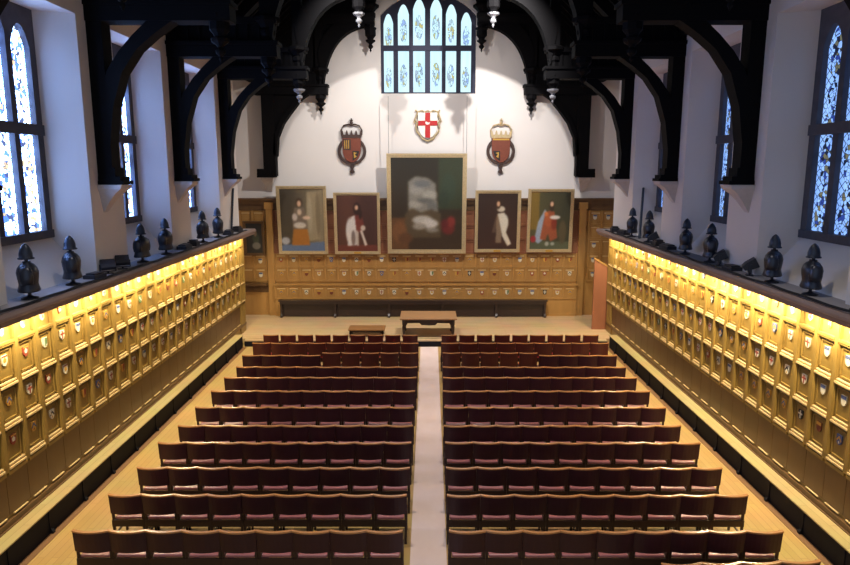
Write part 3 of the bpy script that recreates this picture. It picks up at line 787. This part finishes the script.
# ------------------------------------------------------------------ badges on the back wall
def badge(x, h, label, flip):
    t = thing('round_badge', label, 'coat of arms', (x, YB-.02, h), 0, 'carved badges beside the cross shield')
    bm = bmesh.new()
    n = 32
    A_ = [(.52*cos(2*pi*k/n), .50*sin(2*pi*k/n)-.02) for k in range(n+1)]; B_ = [(.41*cos(2*pi*k/n), .40*sin(2*pi*k/n)-.02) for k in range(n+1)]
    band(bm, A_, B_, lambda u, v: (u, 0, v), lambda u, v: (u, -.09, v)); obj('ring', bm, M['bronze'], t, bevel=.012)
    bm = bmesh.new(); prism(bm, shield_outline(.66, .86), lambda u, v: (u, -.03, v), lambda u, v: (u, -.12, v), 0)
    o = obj('shield', bm, M['rust'], t)
    s = -1 if flip else 1
    def p(pts, m, d=.12, e=.012):
        bm = bmesh.new(); prism(bm, [(s*u, v) for u, v in pts], lambda u, v: (u, -d, v), lambda u, v: (u, -d-e, v)); obj('charge', bm, m, o)
    p([(.03,-.02),(.28,-.02),(.2,-.25),(.03,-.38)], M['black']); p([(.07,-.06),(.2,-.09),(.11,-.14),(.18,-.22),(.08,-.28)], M['gold'], .132)
    if flip: p([(-.3,.36),(.3,.36),(.3,.42),(-.3,.42)], M['gold'])
    else:
        p([(-.3,.4),(-.02,.4),(-.02,.02),(-.3,.02)], M['bronze'])
        for u in (-.26, -.19, -.12): p([(u,.36),(u+.03,.36),(u+.03,.06),(u,.06)], M['gold'], .132)
    bm = bmesh.new()
    prism(bm, [(-.34,.44),(.34,.44),(.38,.56),(-.38,.56)], lambda u, v: (u, -.02, v), lambda u, v: (u, -.13, v))
    for k in range(5):
        u = -.34 + .17*k; prism(bm, [(u-.05,.56),(u+.05,.56),(u+.03,.66),(u,.72),(u-.03,.66)], lambda a, b: (a, -.04, b), lambda a, b: (a, -.11, b))
    for sgn in (-1, 1):
        tube(bm, [(sgn*.36,-.07,.56),(sgn*.38,-.07,.72),(sgn*.28,-.07,.88),(sgn*.1,-.07,.93),(0,-.07,.88)], .03, 6)
    lathe(bm, [(.01,-.06),(.06,-.03),(.06,.03),(.01,.06)], 0, -.07, .98, 8); box(bm, -.02, .02, -.09, -.05, 1.0, 1.14); box(bm, -.06, .06, -.09, -.05, 1.05, 1.09)
    obj('crown', bm, M['bronze'] if not flip else M['gilt'], t)
    bm = bmesh.new(); prism(bm, [(-.05,-.5),(.05,-.5),(.08,-.62),(.03,-.66),(.1,-.78),(0,-.84),(-.1,-.78),(-.03,-.66),(-.08,-.62)], lambda u, v: (u, -.02, v), lambda u, v: (u, -.08, v)); obj('pendant', bm, M['bronze'], t)
badge(-2.7, 6.32, 'carved crowned ring badge with quartered shield, above second portrait from the left', False)
badge(2.72, 6.32, 'carved crowned ring badge with plain rust shield, above fur mantle portrait', True)

t = thing('cross_shield', 'white shield with red cross and scrolled border below the end window', 'coat of arms', (.06, YB-.02, 7.2))
bm = bmesh.new(); prism(bm, shield_outline(.70, .92), lambda u, v: (u, 0, v), lambda u, v: (u, -.1, v)); obj('field', bm, M['white'], t, bevel=.01)
bm = bmesh.new()
prism(bm, [(-.09,-.43),(.09,-.43),(.09,.45),(-.09,.45)], lambda u, v: (u, -.1, v), lambda u, v: (u, -.125, v)); prism(bm, [(-.345,.0),(.345,.0),(.345,.17),(-.345,.17)], lambda u, v: (u, -.1, v), lambda u, v: (u, -.124, v)); obj('cross', bm, M['red'], t)
bm = bmesh.new(); prism(bm, [(-.07,.05),(-.02,.03),(.06,.05),(.08,.12),(.02,.1),(-.04,.14),(-.09,.12)], lambda u, v: (u, -.125, v), lambda u, v: (u, -.135, v)); obj('charge', bm, M['white'], t)
bm = bmesh.new()
for sgn in (-1, 1):
    tube(bm, [(sgn*.44,-.06,.54),(sgn*.36,-.06,.48),(sgn*.40,-.06,.36),(sgn*.46,-.06,.22),(sgn*.38,-.06,.1),(sgn*.43,-.06,-.06),(sgn*.40,-.06,-.2),(sgn*.28,-.06,-.34),(sgn*.2,-.06,-.46),(0,-.06,-.55)], .035, 6)
    tube(bm, [(sgn*.36,-.06,.48),(sgn*.2,-.06,.53),(sgn*.1,-.06,.47),(0,-.06,.53)], .03, 6)
    tube(bm, [(sgn*.44,-.06,.22),(sgn*.5,-.06,.16),(sgn*.46,-.06,.08)], .025, 6)
obj('scroll_border', bm, M['gilt'], t)

# ------------------------------------------------------------------ roof trusses
def bez(p0, p1, p2, n=14):
    return [((1-t)**2*p0[0]+2*t*(1-t)*p1[0]+t*t*p2[0], (1-t)**2*p0[1]+2*t*(1-t)*p1[1]+t*t*p2[1]) for t in [i/n for i in range(n+1)]]
LOW_IN = [(5.82,6.1),(5.72,6.75),(5.52,7.35),(5.22,7.76),(4.90,8.02),(4.60,8.22),(4.25,8.40)]
LOW_OUT = [(6.0,6.5),(5.95,6.95),(5.78,7.40),(5.54,7.74),(5.27,8.02),(5.02,8.24),(4.75,8.45)]
UP_IN = bez((3.62,8.6),(3.40,10.35),(2.12,10.55)); UP_OUT = bez((3.8,9.6),(3.62,10.75),(2.3,10.95))
TOP_IN = bez((1.85,10.9),(1.6,12.9),(0,13.1)); TOP_OUT = bez((2.0,11.6),(1.8,13.3),(0,13.5))
PEND_LOW = [(r*1.25, z) for r, z in [(.004,7.56),(.03,7.62),(.02,7.66),(.07,7.72),(.075,7.77),(.04,7.82),(.06,7.86),(.13,7.92),(.14,7.97),(.08,8.0),(.10,8.05),(.15,8.12),(.15,8.30),(.17,8.33),(.17,8.38),(.12,8.42),(.12,8.72),(.15,8.78),(.15,8.86),(.12,8.9),(.17,8.98),(.25,9.06),(.25,9.14),(.15,9.2)]]
PEND_UP = [(r, z + 2.14) for r, z in PEND_LOW]
FIN_LOW = PEND_LOW[:9]; FIN_UP = PEND_UP[:9]
PEND_LOW = PEND_LOW[8:]; PEND_UP = PEND_UP[8:]
def truss(label, y, back=False):
    t = thing('roof_truss', label, 'roof truss', (0, y, 5.3), 0, 'hammerbeam trusses of the roof')
    hy = .17
    f0 = lambda s: (lambda x, z: (s*x, -hy, z-5.3)); f1 = lambda s: (lambda x, z: (s*x, hy, z-5.3))
    g0 = lambda s, d: (lambda x, z: (s*x, -d, z-5.3)); g1 = lambda s, d: (lambda x, z: (s*x, d, z-5.3))
    dx = -.42 if back else 0
    low_in = [(x+dx*(1 if x > 4.5 else .8), z) for x, z in LOW_IN] if not back else [(5.36,6.1),(5.30,6.75),(5.08,7.25),(4.85,7.56),(4.42,8.08),(4.1,8.3),(3.85,8.45)]
    for s in (-1, 1):
        bm = bmesh.new(); box(bm, s*(5.82+dx), s*(6.1+dx*.6), -hy, hy, .1, 3.5)
        obj('wall_post', bm, M['roofwood'], t)
        bm = bmesh.new(); box(bm, s*(5.62+dx*.4), s*6.09, -.22, .22, .05, .12); box(bm, s*(5.67+dx*.4), s*6.09, -.20, .20, .12, .2); box(bm, s*(5.77+dx*.4), s*6.09, -.18, .18, .2, .36); obj('post_base', bm, M['roofwood'], t)
        bm = bmesh.new()
        if back:
            outl = low_in + [(3.85,9.1),(5.7,9.1),(5.7,6.1)]
            prism(bm, outl, g0(s,.12), g1(s,.12))
            band(bm, low_in, [(x+.13, z+.1) for x, z in low_in], f0(s), f1(s))
        else:
            band(bm, LOW_IN, LOW_OUT, f0(s), f1(s))
        obj('lower_brace', bm, M['roofwood'], t)
        bm = bmesh.new(); box(bm, s*3.5, s*6.1, -.2, .2, 8.25-5.3, 8.6-5.3); box(bm, s*3.46, s*6.1, -.24, .24, 8.52-5.3, 8.6-5.3); obj('hammer_beam', bm, M['roofwood'], t)
        bm = bmesh.new(); box(bm, s*3.6, s*5.9, -.1, .1, 8.6-5.3, 9.05-5.3); box(bm, s*3.5, s*6.0, -.18, .18, 9.0-5.3, 9.14-5.3)
        for j in range(7): box(bm, s*(3.9+.28*j), s*(3.98+.28*j), -.14, .14, 8.6-5.3, 9.0-5.3)
        obj('tracery_panel', bm, M['roofwood'], t)
        bm = bmesh.new(); box(bm, s*3.61, s*3.89, -.14, .14, 9.1-5.3, roof_z(3.75)-.3-5.3); obj('hammer_post', bm, M['roofwood'], t)
        bm = bmesh.new(); lathe(bm, [(r, z-5.3) for r, z in PEND_LOW], s*3.75, 0, 0, 8); o = obj('pendant', bm, M['roofwood'], t)
        bm = bmesh.new(); lathe(bm, [(r, z-5.3) for r, z in FIN_LOW], s*3.75, 0, 0, 8); obj('finial', bm, M['roofwood'], o)
        bm = bmesh.new()
        band(bm, UP_IN, UP_OUT, f0(s), f1(s))
        obj('upper_brace', bm, M['roofwood'], t)
        bm = bmesh.new(); box(bm, s*1.8, s*3.9, -.18, .18, 10.62-5.3, 10.98-5.3); box(bm, s*1.78, s*3.9, -.22, .22, 10.9-5.3, 10.98-5.3); obj('upper_beam', bm, M['roofwood'], t)
        bm = bmesh.new(); box(bm, s*1.83, s*2.07, -.12, .12, 11.2-5.3, roof_z(1.95)-.3-5.3); obj('upper_post', bm, M['roofwood'], t)
        bm = bmesh.new(); lathe(bm, [(r, z-5.3) for r, z in PEND_UP], s*1.95, 0, 0, 8); o = obj('pendant', bm, M['roofwood'], t)
        bm = bmesh.new(); lathe(bm, [(r, z-5.3) for r, z in FIN_UP], s*1.95, 0, 0, 8); obj('finial', bm, M['roofwood'], o)
        bm = bmesh.new()
        band(bm, TOP_IN, TOP_OUT, f0(s), f1(s)); obj('top_brace', bm, M['roofwood'], t)
        bm = bmesh.new()
        xa, za, xb, zb = 6.25, roof_z(6.25)-.12, .0, RIDGE-.12
        prism(bm, [(xa,za),(xb,zb),(xb,zb-.36),(xa,za-.36)], f0(s), f1(s)); obj('principal_rafter', bm, M['roofwood'], t)
        if back:
            bm = bmesh.new()
            prism(bm, UP_IN + [(1.95,11.2),(1.95,roof_z(1.95)-.2),(3.75,roof_z(3.75)-.2),(5.9,9.2),(3.75,9.0)], g0(s,.06), g1(s,.06))
            obj('spandrel_board', bm, M['roofwood'], t)
    return t
def dup_truss(src, y, label):
    return dup(src, (0, y, 5.3), 0, label)
T1 = truss('dark hammerbeam truss whose right post is second nearest the balcony', 12.5)
T1['label'] = 'black hammerbeam truss between first and second pair of side windows'
dup_truss(T1, 8.55, 'black hammerbeam truss nearest the balcony, before the first side windows')
dup_truss(T1, 16.25, 'black hammerbeam truss between second and third pair of side windows')
T3 = dup_truss(T1, 20.05, 'black hammerbeam truss over the dais edge, its pendants hanging clear of the wall')
truss('black hammerbeam truss with filled spandrels against the back wall', 24.1, True)

M['pale'] = mat('worn_grey_white_paint', (128,128,132), .5, .4)  # pale tone puts floodlight into the colour of dark wood finials
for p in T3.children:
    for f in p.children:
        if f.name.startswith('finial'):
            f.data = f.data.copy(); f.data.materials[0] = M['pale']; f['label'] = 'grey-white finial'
# stone corbels
bm = bmesh.new()
prof = [(.45,0),(.43,-.07),(.30,-.16),(.17,-.30),(.07,-.44),(0.0,-.52)]
for (d, z), (d2, z2) in zip(prof, prof[1:]):
    w0, w1 = .23*(.3+.7*d/.45), .23*(.3+.7*d2/.45)
    v = [bm.verts.new(p) for p in ((0,-w0,z),(d,-w0,z),(d,w0,z),(0,w0,z),(0,-w1,z2),(max(d2,.01),-w1,z2),(max(d2,.01),w1,z2),(0,w1,z2))]
    for q in ((0,1,2,3),(0,4,5,1),(1,5,6,2),(2,6,7,3),(0,3,7,4),(7,6,5,4)): bm.faces.new([v[i] for i in q])
cb = obj('stone_corbel', bm, M['corbel'])
first = True
for sg in (-1, 1):
    for y, nm in ((8.55,'nearest the balcony'),(12.5,'between first and second windows'),(16.25,'between second and third windows'),(20.05,'by the dais edge'),(24.15,'in the corner of the back wall')):
        o = cb if first else cb.copy()
        if not first: C.objects.link(o)
        first = False
        o.location = (sg*PX, y, 5.345); o.rotation_euler = (0,0, 0 if sg < 0 else pi)
        if y > 24: o.location = (sg*5.75, 24.39, 5.345); o.rotation_euler = (0,0,-pi/2)
        tag(o, 'white stone corbel under the %s truss post %s' % ('left' if sg < 0 else 'right', nm), 'corbel', 'corbels under the truss posts')

# ------------------------------------------------------------------ armour on the ledges
def armour():
    t = thing('armour_display', 'x', 'armour')
    bm = bmesh.new(); lathe(bm, [(.12,0),(.12,.02),(.05,.04),(.025,.06),(.025,.64)], n=10); obj('stand', bm, M['iron'], t)
    bm = bmesh.new()
    lathe(bm, [(.09,.17),(.215,.12),(.222,.135),(.195,.20),(.185,.235),(.205,.33),(.215,.41),(.19,.475),(.14,.525),(.085,.55),(.075,.575),(.06,.57)], n=18, sx=1.04, sy=.70)
    obj('breastplate', bm, M['steel'], t, True)
    for s in (-1, 1):
        bm = bmesh.new(); lathe(bm, [(.02,.15),(.07,.13),(.095,.06),(.10,-.03),(.085,-.12),(.07,-.12)], s*.175, 0, .36, 10, .75, 1.0); obj('shoulder_plate', bm, M['steel'], t, True)
    bm = bmesh.new(); lathe(bm, [(.118,.605),(.122,.62),(.10,.635),(.098,.69),(.082,.75),(.055,.80),(.024,.83),(.006,.84)], n=14, sx=.84, sy=.95); obj('helmet', bm, M['steel'], t, True)
    return t
ARM = armour()
fa = True
for sg, ys in ((-1, (9.72, 10.95, 13.72, 15.0, 17.55, 18.85)), (1, (10.05, 11.2, 13.72, 15.05, 17.6, 19.05))):
    for j, y in enumerate(ys):
        lab_ = 'steel breastplate and helmet on stand, %s from the balcony on the %s shelf' % (ORD[j+1], 'left' if sg < 0 else 'right')
        rz = sg*random.uniform(1.0, 1.7) ; sc = random.uniform(.96, 1.03)
        if fa:
            ARM.location = (sg*5.99, y, 3.70); ARM.rotation_euler = (0,0,rz); ARM['label'] = lab_; ARM['group'] = 'armour along the shelves'; fa = False
        else: dup(ARM, (sg*5.99, y, 3.70), rz, lab_, 'armour along the shelves', (sc,sc,sc))

# floodlights, cables, boxes, poles on the ledges
def flood():
    t = thing('floodlight', 'x', 'floodlight')
    bm = bmesh.new(); box(bm, -.09, .09, -.06, .06, 0, .015)
    for s in (-1, 1): box(bm, s*.135-.008, s*.135+.008, -.02, .02, .06, .22)
    box(bm, -.14, .14, -.02, .02, .05, .065); box(bm, -.015, .015, -.015, .015, .01, .06)
    obj('yoke', bm, M['iron'], t)
    bm = bmesh.new()
    prism(bm, [(.12,-.09),(.12,.09),(-.06,.07),(-.13,.04),(-.13,-.04),(-.06,-.07)], lambda y, z: (-.125, y*cos(.5)-z*sin(.5), .20+y*sin(.5)+z*cos(.5)), lambda y, z: (.125, y*cos(.5)-z*sin(.5), .20+y*sin(.5)+z*cos(.5)))
    h = obj('housing', bm, M['iron'], t)
    bm = bmesh.new(); prism(bm, [(.121,-.075),(.121,.075),(.126,.075),(.126,-.075)], lambda y, z: (-.11, y*cos(.5)-z*sin(.5), .20+y*sin(.5)+z*cos(.5)), lambda y, z: (.11, y*cos(.5)-z*sin(.5), .20+y*sin(.5)+z*cos(.5)))
    obj('glass_front', bm, M['glassface'], h)
    return t
FL = flood(); ff = True
for sg, y, rz, nm in ((1, 11.95, -1.9, 'black floodlight tilted up on the right shelf between windows'), (1, 13.2, -1.9, 'black floodlight beside third armour on the right shelf'), (1, 17.15, -1.9, 'black floodlight beside fifth armour on the right shelf'),
                      (-1, 12.15, .6, 'black floodlight on the left shelf before the pier'), (-1, 12.75, .5, 'black floodlight on the left shelf against the pier')):
    if ff: FL.location = (sg*5.97, y, 3.70); FL.rotation_euler = (0,0,rz); FL['label'] = nm; FL['group'] = 'floodlights on the shelves'; ff = False
    else: dup(FL, (sg*5.97, y, 3.70), rz, nm, 'floodlights on the shelves', (1,1,.8) if sg < 0 else None)
for sg in (-1, 1):
    bm = bmesh.new(); pts = []
    y = 6.0
    while y < 21.2:
        pts.append((sg*(5.775 + .012*sin(y*3.1)), y, 3.713 + .006*(1+sin(y*5.3)))); y += .16
    tube(bm, pts, .016, 6)
    tube(bm, [(x - sg*.04 + sg*.01*sin(yy*4), yy, z-.002) for x, yy, z in pts], .011, 5)
    tag(obj('power_cable', bm, M['cable']), 'black power cables lying along the edge of the %s shelf' % ('left' if sg < 0 else 'right'), 'cable')
    for j, (y, sy, sz, wds) in enumerate(((8.6,.5,.07,'nearest the balcony'),(12.65 if sg > 0 else 11.65,.35,.10,'before the first pier'),(16.1,.5,.12,'at the second pier'),(16.75,.25,.16,'just past the second pier'),(19.75,.5,.14,'at the third pier'),(20.7,.35,.17,'at the dais end'))):
        bm = bmesh.new()
        box(bm, -.12, .12, -sy/2, sy/2, 0, sz*.7); box(bm, -.09, .09, -sy/2+.04, sy/2-.04, sz*.7, sz)
        o = obj('equipment_box', bm, M['iron'], bevel=.012); o.location = (sg*5.97, y, 3.70)
        o.rotation_euler = (0,0,.15*sin(y*9))
        tag(o, 'low dark equipment box on the %s shelf, %s' % ('left' if sg < 0 else 'right', wds), 'box', 'boxes along the shelves')
for p0, p1, nm in (((-6.03,20.25,3.70), (-6.055,20.75,5.05), 'thin grey pole standing against the pier above the left shelf'), ((6.06,18.55,3.70), (6.36,19.36,5.1), 'thin grey pole leaning in the window corner above the right shelf')):
    bm = bmesh.new(); tube(bm, [p0, p1], .035, 8)
    tag(obj('pole', bm, M['steel']), nm, 'pole')

# ------------------------------------------------------------------ lamps
def area(name, loc, rot, sx, sy, power, col):
    l = bpy.data.lights.new(name, 'AREA'); l.shape = 'RECTANGLE'; l.size = sx; l.size_y = sy; l.energy = power; l.color = col
    o = bpy.data.objects.new(name, l); C.objects.link(o); o.location = loc; o.rotation_euler = rot
    return o
def spot(name, loc, to, power, col, ang, blend=.4, rad=.05):
    l = bpy.data.lights.new(name, 'SPOT'); l.energy = power; l.color = col; l.spot_size = radians(ang); l.spot_blend = blend; l.shadow_soft_size = rad
    o = bpy.data.objects.new(name, l); C.objects.link(o); o.location = loc
    o.rotation_euler = (Vector(to) - Vector(loc)).to_track_quat('-Z', 'Y').to_euler()
    return o
WARM = (1, .86, .56)
for sg in (-1, 1):
    for j in range(8):
        y = 7.6 + 1.9*j
        k_ = (1.0, 1.0, 1.1, 1.25, 1.3, 1.1, 1.1, 1.0)[j] * (1.0 if sg < 0 else (1.15, 1.3, 1.7, 1.5, 1.15, 1.1, 1.1, 1.0)[j])
        area('shelf_lamp', (sg*5.93, y, 3.46), (0, sg*radians(-24), 0), .05, 1.5, 54*k_, WARM)
for s, p in ((-1, 1150), (1, 2350)):
    spot('truss_spot', (s*2.36, 17.8, 11.15), (s*-.3, YB, 4.0), p, (1, .97, .94), 100, .7, .04)
    spot('flood_beam', (s*5.6, 12.3, 4.2), (s*-1.2, YB, 8.6), 500, (1, .92, .84), 40, .5, .05)
    spot('fill_spot', (s*1.6, 9.0, 12.2), (s*1.9, 10.0, 0), 1480, (1, .88, .76), 66, .7, .15)  # unseen overhead spots added to brighten chairs and floor
    spot('fill_spot', (s*1.6, 16.9, 12.2), (s*1.9, 18.5, 0), 1480, (1, .88, .76), 66, .7, .15)
